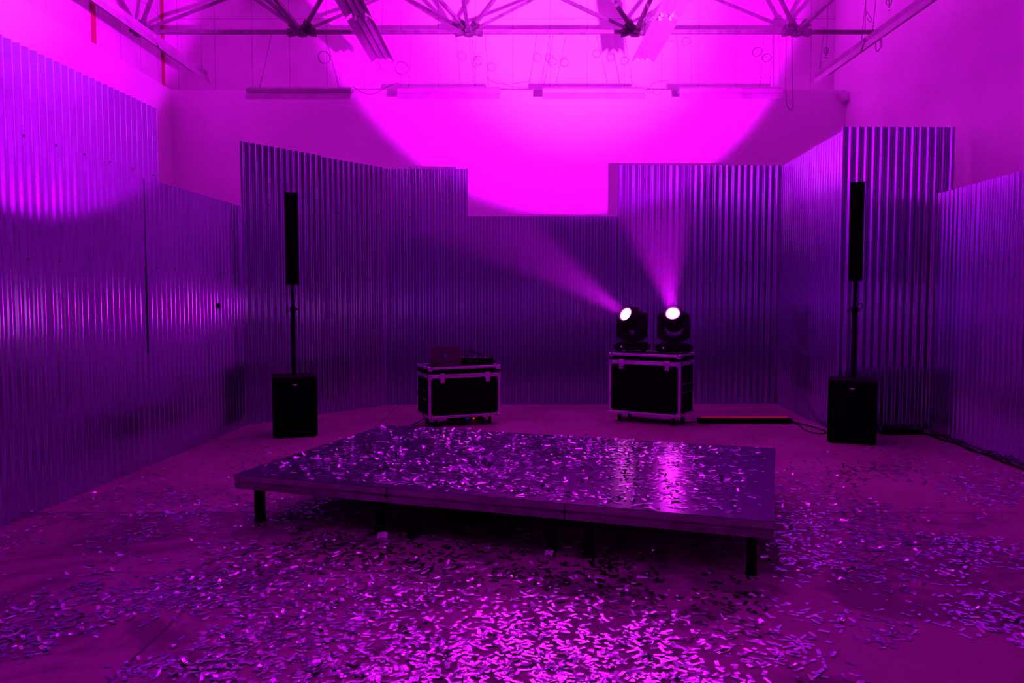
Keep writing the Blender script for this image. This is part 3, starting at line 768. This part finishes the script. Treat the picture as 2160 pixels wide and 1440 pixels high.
for a, b, nm in pairs:
    link(a, b)
    A = Vector(a); B = Vector(b); dd = (B-A).normalized()
    bm = bmesh.new()
    s = 0.16; e = 0.16 if tuple(b) in low.values() or tuple(b) in upp.values() else 0.0
    w = 0.052 if nm == 'chord_tube' else 0.048
    beam_box(bm, A + dd*s - off, B - dd*e - off, w)
    obj(nm, bm, M_STEEL, sf, bevel=0.004)
allnodes = list(low.values()) + list(upp.values())
for p in allnodes:
    P = Vector(p); bm = bmesh.new()
    sgn = -1 if p[2] == ZL else 1
    lathe(bm, [(0.035, -0.065*1), (0.075, -0.05), (0.085, -0.015), (0.06, 0.02), (0.03, 0.045)], 10, Matrix.Translation(P-off) @ Matrix.Scale(-sgn, 4, Vector((0, 0, 1))))
    for q in conn.get(p, []):
        dd = (Vector(q) - P).normalized()
        Mq = Matrix.Translation(P - off) @ dd.to_track_quat('Y', 'Z').to_matrix().to_4x4()
        # flared channel seat
        prism(bm, [(-0.022, 0.04), (0.022, 0.04), (0.050, 0.20), (-0.050, 0.20)], 'z', -0.040, -0.030, Mq)
        for s in (-1, 1):
            pts = [(0.05, -0.032), (0.205, -0.062), (0.205, 0.040), (0.16, 0.045), (0.07, 0.02)]
            prism(bm, pts, 'x', *sorted((s*0.030, s*0.038)), Mq)
        lathe(bm, [(0.017, -0.052), (0.017, 0.052)], 6, Mq @ Matrix.Translation((0, 0.15, 0)) @ Matrix.Rotation(R(90), 4, 'Y'))
    o = obj('truss_node', bm, M_NODE, sf)

# ------------------------------------------------------------------ fluorescent fixtures
FZ = 4.75
def fixture_meshes(L):
    # local: length along +X from 0..L, centre line y=0
    bm = bmesh.new()
    prof = [(-0.055, 0.0), (-0.045, 0.055), (0.045, 0.055), (0.055, 0.0)]
    prism(bm, prof, 'x', 0.0, L)
    yield 'housing', bm, M_FIX
    poly = [(-0.15, -0.060), (-0.142, -0.066), (-0.075, -0.004), (-0.040, -0.040), (0.0, -0.006), (0.040, -0.040), (0.075, -0.004), (0.142, -0.066), (0.15, -0.060), (0.075, 0.006), (-0.075, 0.006)]
    # build as a strip with thickness
    low_ = [(-0.150, -0.066), (-0.075, -0.006), (-0.040, -0.044), (0.0, -0.008), (0.040, -0.044), (0.075, -0.006), (0.150, -0.066)]
    bm = bmesh.new()
    A0 = [bm.verts.new((0.0, y, z)) for y, z in low_]; A1 = [bm.verts.new((L, y, z)) for y, z in low_]
    B0 = [bm.verts.new((0.0, y, z+0.006)) for y, z in low_]; B1 = [bm.verts.new((L, y, z+0.006)) for y, z in low_]
    for k in range(len(low_)-1):
        bm.faces.new((A0[k], A0[k+1], A1[k+1], A1[k])); bm.faces.new((B0[k], B0[k+1], B1[k+1], B1[k]))
        bm.faces.new((A0[k], A0[k+1], B0[k+1], B0[k])); bm.faces.new((A1[k], A1[k+1], B1[k+1], B1[k]))
    for k in (0, len(low_)-1): bm.faces.new((A0[k], A1[k], B1[k], B0[k]))
    yield 'reflector', bm, M_FIX
    for y in (-0.058, 0.058):
        for x in (0.012, L-0.012):
            bm = bmesh.new(); box(bm, x-0.010, x+0.010, y-0.014, y+0.014, -0.055, -0.012)
            yield 'lamp_holder', bm, M_HOLD
FIXMESH = {}
def fixture(p, ang, L, label, wires, group, tilt=0.0):
    t = empty('fluorescent_fixture', p, ang)
    t.rotation_euler = (Matrix.Rotation(ang, 4, 'Z') @ Matrix.Rotation(tilt, 4, 'X')).to_euler()
    tag(t, label, 'ceiling light', group)
    for nm, bm, m in fixture_meshes(L): obj(nm, bm, m, t)
    inv = (Matrix.Translation(p) @ Matrix.Rotation(ang, 4, 'Z') @ Matrix.Rotation(tilt, 4, 'X')).inverted()
    for (x, top, coil) in wires:
        a = Vector((x, 0, 0.055)); b = inv @ Vector(top)
        bm = bmesh.new(); tube(bm, [a, a.lerp(b, 0.2) + Vector((0.006, 0, 0)), b], 0.0035, 5)
        # crimps / chain links near both ends
        for f_ in (0.05, 0.12, 0.19, 0.86):
            bmesh.ops.create_icosphere(bm, subdivisions=1, radius=0.010, matrix=Matrix.Translation(a.lerp(b, f_)))
        wo = obj('hanging_wire', bm, M_WIRE, t)
        if coil:
            c = a.lerp(b, coil[0]); rad = coil[1]; pts = []
            n = 44
            Lc = (Matrix.Rotation(-ang, 3, 'Z') @ Vector((1, 0, 0)))
            sgn_ = coil[2]
            cc = c + Lc*rad*sgn_
            for k in range(n+1):
                th = 2*math.pi*2.6*k/n
                rr_ = rad*(0.86 + 0.14*math.sin(k*0.37))
                pts.append(cc + Lc*math.cos(th)*rr_ + Vector((0, 0, 1))*math.sin(th)*rr_ + (Matrix.Rotation(-ang, 3, 'Z') @ Vector((0, 1, 0)))*(0.012*math.sin(k*0.5)))
            tail = [c + Vector((0, 0, 0.0)), cc + Lc*(-rad*0.9)*sgn_ + Vector((0, 0, rad*0.8)), cc + Lc*rad*0.9*sgn_ + Vector((0, 0, rad*2.0))]
            bm = bmesh.new(); tube(bm, pts, 0.0035, 5)
            if coil[0] < 0.55: tube(bm, smooth_path(tail, 5), 0.003, 5)
            obj('coiled_wire', bm, M_WIRE, wo)
    return t
def Xat(px, D): return (px - 1080) / F * D
gB = 'hanging strip lights along the back wall'
D_ = 11.75
def top_at(px): return (Xat(px, 11.6), 11.6, ZL - 0.03)
back = [((530, 747), 'hanging white strip light along the back wall, the dim one at the left end', ((558, 583, None), (722, 693, (0.55, 0.10, -1)))),
        ((843, 1055), 'hanging white strip light along the back wall, second from its left end', ((866, 871, (0.35, 0.11, -1)), (1003, 998, (0.50, 0.068, 1)), (1031, 1024, (0.38, 0.068, 1)))),
        ((1143, 1355), 'hanging white strip light along the back wall with its brightest lit face', ((1145, 1165, (0.48, 0.066, 1)), (1169, 1192, (0.46, 0.066, 1)), (1305, 1283, (0.55, 0.062, -1)), (1329, 1313, (0.50, 0.062, -1)))),
        ((1427, 1639), 'hanging white strip light along the back wall at the right end', ((1451, 1449, (0.85, 0.07, -1)), (1592, 1600, (0.66, 0.075, -1)), (1613, 1619, (0.55, 0.07, -1))))]
for (a, b), lab, ws in back:
    x0 = Xat(a, D_); L = Xat(b, D_) - x0
    fixture((x0, D_, 4.62), 0.0, L, lab, [(Xat(w[0], D_) - x0, top_at(w[1]), w[2]) for w in ws], gB, R(32))
gS = 'strip lights hanging end to end in rows'
rows = [(-4.38, 9.70, 1.60, 'white strip light left of the dim back corner, far one of the left row', 10.0),
        (-4.38, 8.02, 1.62, 'white strip light, near one of the left row, cut by the top edge', 9.0),
        (4.40, 9.86, 1.57, 'white strip light hanging by the right wall, far one of its row', 10.0),
        (4.40, 8.20, 1.60, 'white strip light hanging by the right wall, near one, cut by the top edge', 9.0),
        (-1.70, 8.98, 1.54, 'ridged strip light left of centre, hanging lower in view beside its shadow', 9.6),
        (-1.70, 7.34, 1.54, 'ridged strip light left of centre cut by the top edge', 8.2),
        (1.72, 8.98, 1.54, 'ridged strip light right of centre with white lampholders at its near end', 9.6),
        (1.72, 7.34, 1.54, 'ridged strip light right of centre cut by the top edge', 8.2)]
for (x, y, L, lab, ty) in rows:
    z = FZ
    ws = []
    for f_ in (0.12, L-0.12):
        ws.append((f_, (x + 0.02, y + f_, 5.40 if abs(x) > 4 or True else 6.4), None))
    fixture((x, y, z), R(90), L, lab, ws, gS, R(0 if abs(x) < 3 else (-32 if x > 0 else 32)))
# big pair of white lampholders seen on the near end of the right-centre fixture
# sagging cords between the back fixtures
gC = 'power cords slung between back wall strip lights'
wire('hanging_cable', [at(749, 190, 11.75), at(775, 205, 11.8), at(795, 205, 11.8), at(820, 192, 11.78), at(846, 182, 11.75)], 0.005, 'sagging power cord between the first and second back wall strip lights', 'cord', M_WIRE, gC)
wire('hanging_cable', [at(1057, 181, 11.75), at(1075, 190, 11.8), at(1100, 193, 11.8), at(1125, 190, 11.78), at(1145, 187, 11.75)], 0.005, 'sagging power cord between the second and third back wall strip lights', 'cord', M_WIRE, gC)
wire('hanging_cable', [at(1357, 190, 11.75), at(1372, 203, 11.8), at(1385, 208, 11.8), at(1400, 190, 11.78), at(1429, 186, 11.75)], 0.005, 'sagging power cord between the third and fourth back wall strip lights', 'cord', M_WIRE, gC)
wire('hanging_cable', [at(1647, 84, 11.6), at(1647, 165, 11.7), at(1648, 200, 11.7), at(1652, 230, 11.7), at(1660, 238, 11.7), at(1664, 225, 11.7), at(1662, 200, 11.65), at(1660, 130, 11.6), at(1658, 84, 11.6)], 0.005, 'loose looped cord dangling beyond the right end back wall strip light', 'cord', M_WIRE)
# loose hanging wires near the right wall
def dangling(px, D, ytop, ybot, cr, label, gr='loose wires hanging by the right wall'):
    a = at(px, ytop, D); b = at(px, ybot, D)
    bm = bmesh.new(); o0 = b.copy()
    tube(bm, [a-o0, b-o0], 0.004, 5)
    pts = []
    for k in range(40):
        th = k*0.42
        pts.append(Vector((math.cos(th)*cr*(0.6+0.4*math.sin(k*0.21)), 0.01*math.sin(k), cr*1.2 + math.sin(th)*cr*1.1)))
    tube(bm, pts, 0.0035, 5)
    for k in range(3): bmesh.ops.create_icosphere(bm, subdivisions=1, radius=0.012, matrix=Matrix.Translation((0, 0, -0.05 + 0.04*k)))
    tag(obj('hanging_wire', bm, M_WIRE, loc=o0), label, 'wire', gr)
dangling(1858, 10.4, -60, 28, 0.045, 'loosely coiled wire hanging near the right wall above the strip lights')
dangling(1731, 12.3, -30, 125, 0.045, 'small coiled wire dangling in the darker upper right corner')
bm = bmesh.new(); b0 = at(1809, 82, 10.0)
tube(bm, [Vector((0, 0, 0)), at(1809, -60, 10.0)-b0], 0.004, 5)
tube(bm, smooth_path([at(1810, 35, 10)-b0, at(1816, 45, 10)-b0, at(1822, 55, 10)-b0, at(1820, 60, 10)-b0, at(1813, 52, 10)-b0, at(1811, 40, 10)-b0]), 0.0035, 5)
tag(obj('hanging_wire', bm, M_WIRE, loc=b0), 'straight wire with a small loop dropping onto the right strip light', 'wire', 'loose wires hanging by the right wall')
wire('hanging_cable', [at(1832, 88, 9.8), at(1832, 102, 9.8), at(1833, 115, 9.8), at(1837, 118, 9.8), at(1843, 108, 9.8), at(1842, 84, 9.8)], 0.005, 'short dangling plug cord where the right wall strip lights meet', 'cord', M_WIRE)

# pipes on the recessed upper left wall
def pipe(px, ybot, D, label, r=0.028):
    b = at(px, ybot, D); b.x = XU + r + 0.004; b.z = ZT
    bm = bmesh.new(); lathe(bm, [(r, 0.0), (r, ZC - ZT - 0.01)], 12)
    tag(obj('wall_pipe', bm, M_RED, smooth=True, loc=b), label, 'pipe', 'red pipes on the upper left wall')
pipe(213, 92, 10.75, 'dark red vertical pipe on the upper left wall beside the strip lights')
pipe(357, 186, 12.88, 'thin red vertical pipe in the upper left back corner', 0.022)
# small bracket in the right rear corner
wb = empty('corner_bracket', (XR - 0.17, 12.44, 4.66)); tag(wb, 'small pale wedge bracket high in the right rear corner', 'bracket')
bm = bmesh.new(); prism(bm, [(0.0, 0.12), (0.165, 0.12), (0.165, 0.0), (0.10, -0.02)], 'y', -0.06, 0.055); obj('plate', bm, M_DRY, wb)
# clip on the left run
bm = bmesh.new(); box(bm, -0.012, 0.012, -0.022, 0.022, -0.025, 0.022); box(bm, 0.0, 0.018, -0.012, 0.018, -0.042, 0.012)
cb = Vector((-3.365 + 0.05, 8.84, 1.50)); tag(obj('sheet_clamp', bm, M_BLACK, loc=cb, bevel=0.004), 'small dark clamp on the seam of the left metal run', 'clamp')

# ------------------------------------------------------------------ confetti
random.seed(11)
def strip_into(bm, M_, L, w, curv, twist):
    n = 3; rows_ = []
    for i in range(n+1):
        u = i/n - 0.5
        z = curv*(u*u - 0.08)*L
        c = []
        for s in (-0.5, 0.5):
            tw = twist*u
            c.append(bm.verts.new(M_ @ Vector((u*L, s*w*math.cos(tw), z + s*w*math.sin(tw)))))
        rows_.append(c)
    for a, b in zip(rows_, rows_[1:]):
        bm.faces.new((a[0], b[0], b[1], a[1]))
def hash_noise(x, y):
    import mathutils
    return mathutils.noise.noise(Vector((x, y, 3.7)))
def clump(x, y, sc): 
    return hash_noise(x*sc, y*sc)*0.6 + hash_noise(x*sc*2.3+5, y*sc*2.3)*0.4

stage_M = Matrix.Translation(FL) @ Matrix.Rotation(-SA, 4, 'Z')
stage_inv = stage_M.inverted()
def on_stage(x, y, m=0.0):
    p = stage_inv @ Vector((x, y, 0)); return -m < p.x < 3.6+m and -m < p.y < DD+m

def in_view(x, y, z):
    X = x/y*F + 1080; Y = HY + (CH - z)/y*F
    return -10 < X < 2170 and Y < 1450
def wall_left_x(y): 
    return -3.60 + (y-4.2)*0.053 + 0.03
floor_pts = []
tries = 0
while len(floor_pts) < 9000 and tries < 400000:
    tries += 1
    # sample in a way that favours the foreground
    y = 2.9 + (random.random()**1.25)*7.0
    x = random.uniform(-0.68*y, 0.68*y)
    if x < wall_left_x(y) + 0.05 or x > 4.75 - (9.1-y)*0.05: continue
    if y > 9.4 : continue
    p = stage_inv @ Vector((x, y, 0))
    if 0.35 < p.x < 3.35 and 0.55 < p.y: 
        if p.y < DD: continue
    dens = 0.36
    c = clump(x, y, 1.1)
    dens += 1.6*c
    if y > 6.3: dens *= max(0.0, (9.0 - y)/2.7)*0.75
    if y > 7.6 and -2.5 < x < 3.4: dens *= 0.35
    # heaps in the middle foreground
    dens += 0.75*math.exp(-((x+0.15)**2/1.1 + (y-3.1)**2/0.5))
    dens += 0.40*math.exp(-((x+1.3)**2/0.5 + (y-4.3)**2/0.6))
    dens += 0.25*math.exp(-((x-2.6)**2/1.2 + (y-5.0)**2/1.4))
    p_ = p.y + 0.45
    if 0.2 < p.x < 3.6: dens += 0.35*math.exp(-(p_*p_)/0.09)
    # keep subwoofer and stage leg footprints clear
    if abs(x+2.5) < 0.33 and 8.6 < y < 9.4: continue
    if abs(x-3.75) < 0.35 and 8.2 < y < 9.1: continue
    if random.random() < dens: floor_pts.append((x, y))
stage_pts = []
tries = 0
while len(stage_pts) < 3500 and tries < 200000:
    tries += 1
    u = random.uniform(0.02, 3.56); v = random.uniform(0.03, DD-0.03)
    c = clump(u, v, 1.4)
    dens = 0.60 + 1.3*c
    dens *= 1.0 if u < 2.5 else max(0.30, 1.0 - (u-2.5)*0.8)
    if u > 3.52: dens *= 0.1
    if u < 0.35: dens *= 0.45
    if v < 0.09: dens *= 0.35
    if random.random() < dens:
        w = stage_M @ Vector((u, v, 0)); stage_pts.append((w.x, w.y))

def rand_strip(loose=0.0):
    r = random.random()
    L = random.uniform(0.042, 0.062); w = random.uniform(0.013, 0.019)
    if r < 0.35: L = random.uniform(0.020, 0.036); w = random.uniform(0.015, 0.022)
    flat = random.random() + loose
    if flat < 0.80: tilt = random.gauss(0, 0.025); roll = random.gauss(0, 0.035); curv = random.uniform(-0.05, 0.12); tw = random.uniform(-0.08, 0.08)
    elif flat < 0.98: tilt = random.gauss(0, 0.12); roll = random.gauss(0, 0.22); curv = random.uniform(0, 0.5); tw = random.uniform(-0.5, 0.5)
    else: tilt = random.gauss(0, 0.35); roll = random.gauss(0, 0.6); curv = random.uniform(0, 0.9); tw = random.uniform(-0.9, 0.9)
    return L, w, tilt, roll, curv, tw
def conf_bm(bm, x, y, z0, base=None, wob=0.0):
    L, w, tilt, roll, curv, tw = rand_strip(0.10 if z0 > 0.1 else 0.0)
    M_ = Matrix.Rotation(random.uniform(0, 6.283), 4, 'Z') @ Matrix.Rotation(tilt, 4, 'Y') @ Matrix.Rotation(roll, 4, 'X')
    b2 = bmesh.new(); strip_into(b2, M_, L, w, curv, tw)
    zm = min(v.co.z for v in b2.verts)
    T = Vector((x, y, z0 - zm + random.uniform(0.0008, 0.006)))
    vs = [bm.verts.new(v.co + T) for v in b2.verts]
    b2.verts.index_update()
    for f_ in b2.faces: bm.faces.new([vs[v.index] for v in f_.verts])
    b2.free()

# mesh variants for the individually built strips
variants = []
for k in range(24):
    L, w, tilt, roll, curv, tw = rand_strip()
    bm = bmesh.new(); strip_into(bm, Matrix.Rotation(tilt, 4, 'Y') @ Matrix.Rotation(roll, 4, 'X'), L, w, curv, tw)
    zm = min(v.co.z for v in bm.verts)
    for v in bm.verts: v.co.z -= zm
    me = bpy.data.meshes.new('confetti_strip'); bm.to_mesh(me); bm.free()
    me.materials.append(M_FOIL if k % 11 else M_PAPER); variants.append(me)

allpts = [(x, y, 0.0) for x, y in floor_pts] + [(x, y, SH) for x, y in stage_pts]
order = sorted((p for p in allpts if in_view(*p)), key=lambda p: (p[1]**2 + p[0]**2 + (CH-p[2])**2) / (CH - p[2]))
largest = order[:300]
for (x, y, z0) in largest:
    o = bpy.data.objects.new('confetti_strip', variants[random.randrange(24)]); COL.objects.link(o)
    o.location = (x, y, z0 + random.uniform(0.0008, 0.004)); o.rotation_euler = (0, 0, random.uniform(0, 6.283))
    tag(o, 'foil confetti strip on the concrete floor, in the scatter nearest the camera', 'confetti', 'nearest foil confetti strips on the floor')
chosen = set(largest)
bm = bmesh.new()
for p in allpts:
    if p not in chosen: conf_bm(bm, *p)
me = bpy.data.meshes.new('confetti'); bm.to_mesh(me); bm.free(); me.materials.append(M_FOIL); me.materials.append(M_PAPER)
for p in me.polygons:
    if (p.index // 3) % 11 == 0: p.material_index = 1
o = bpy.data.objects.new('confetti', me); COL.objects.link(o)
tag(o, 'foil confetti strewn over the stage top and the concrete floor around it', 'confetti', kind='stuff')

def scrap(px, py, D, w, h, label, rz):
    p = at(px, py, D); p.z = 0.002
    bm = bmesh.new(); 
    n = 4; g_ = []
    for i in range(n+1):
        u = i/n - 0.5
        g_.append([bm.verts.new((u*w, 0.012*math.cos(u*5), 0.0 + 0.0)), bm.verts.new((u*w+0.006, 0.02+0.012*math.cos(u*5)+h*0.35, h))])
    for a, b in zip(g_, g_[1:]): bm.faces.new((a[0], b[0], b[1], a[1]))
    o = obj('paper_scrap', bm, M_PAPER, loc=p); o.rotation_euler = (0, 0, rz)
    md = o.modifiers.new('thickness', 'SOLIDIFY'); md.thickness = 0.0008
    tag(o, label, 'paper scrap')
scrap(801, 1143, 5.10, 0.068, 0.030, 'pale crumpled paper scrap on the floor under the left half of the stage front', 0.1)
scrap(1158, 1181, 4.76, 0.052, 0.024, 'pale paper scrap on the floor before the middle stage legs', -0.1)

# ------------------------------------------------------------------ haze drifting around the lit heads
bm = bmesh.new(); box(bm, -2.0, 3.6, 7.6, 11.3, 0.95, 4.3)
hm = bpy.data.materials.new('stage_haze'); hm.use_nodes = True
N = hm.node_tree.nodes; Lk = hm.node_tree.links
for n_ in list(N):
    if n_.type == 'BSDF_PRINCIPLED': N.remove(n_)
vs = N.new('ShaderNodeVolumeScatter'); vs.inputs['Anisotropy'].default_value = 0.35
vs.inputs['Color'].default_value = (1, 1, 1, 1)
vs.inputs['Density'].default_value = 0.0028
out = [n_ for n_ in N if n_.type == 'OUTPUT_MATERIAL'][0]
Lk.new(vs.outputs[0], out.inputs['Volume'])
hz = obj('haze', bm, hm)
tag(hz, 'thin purple lit haze hanging around the moving head beams', 'haze', kind='stuff')
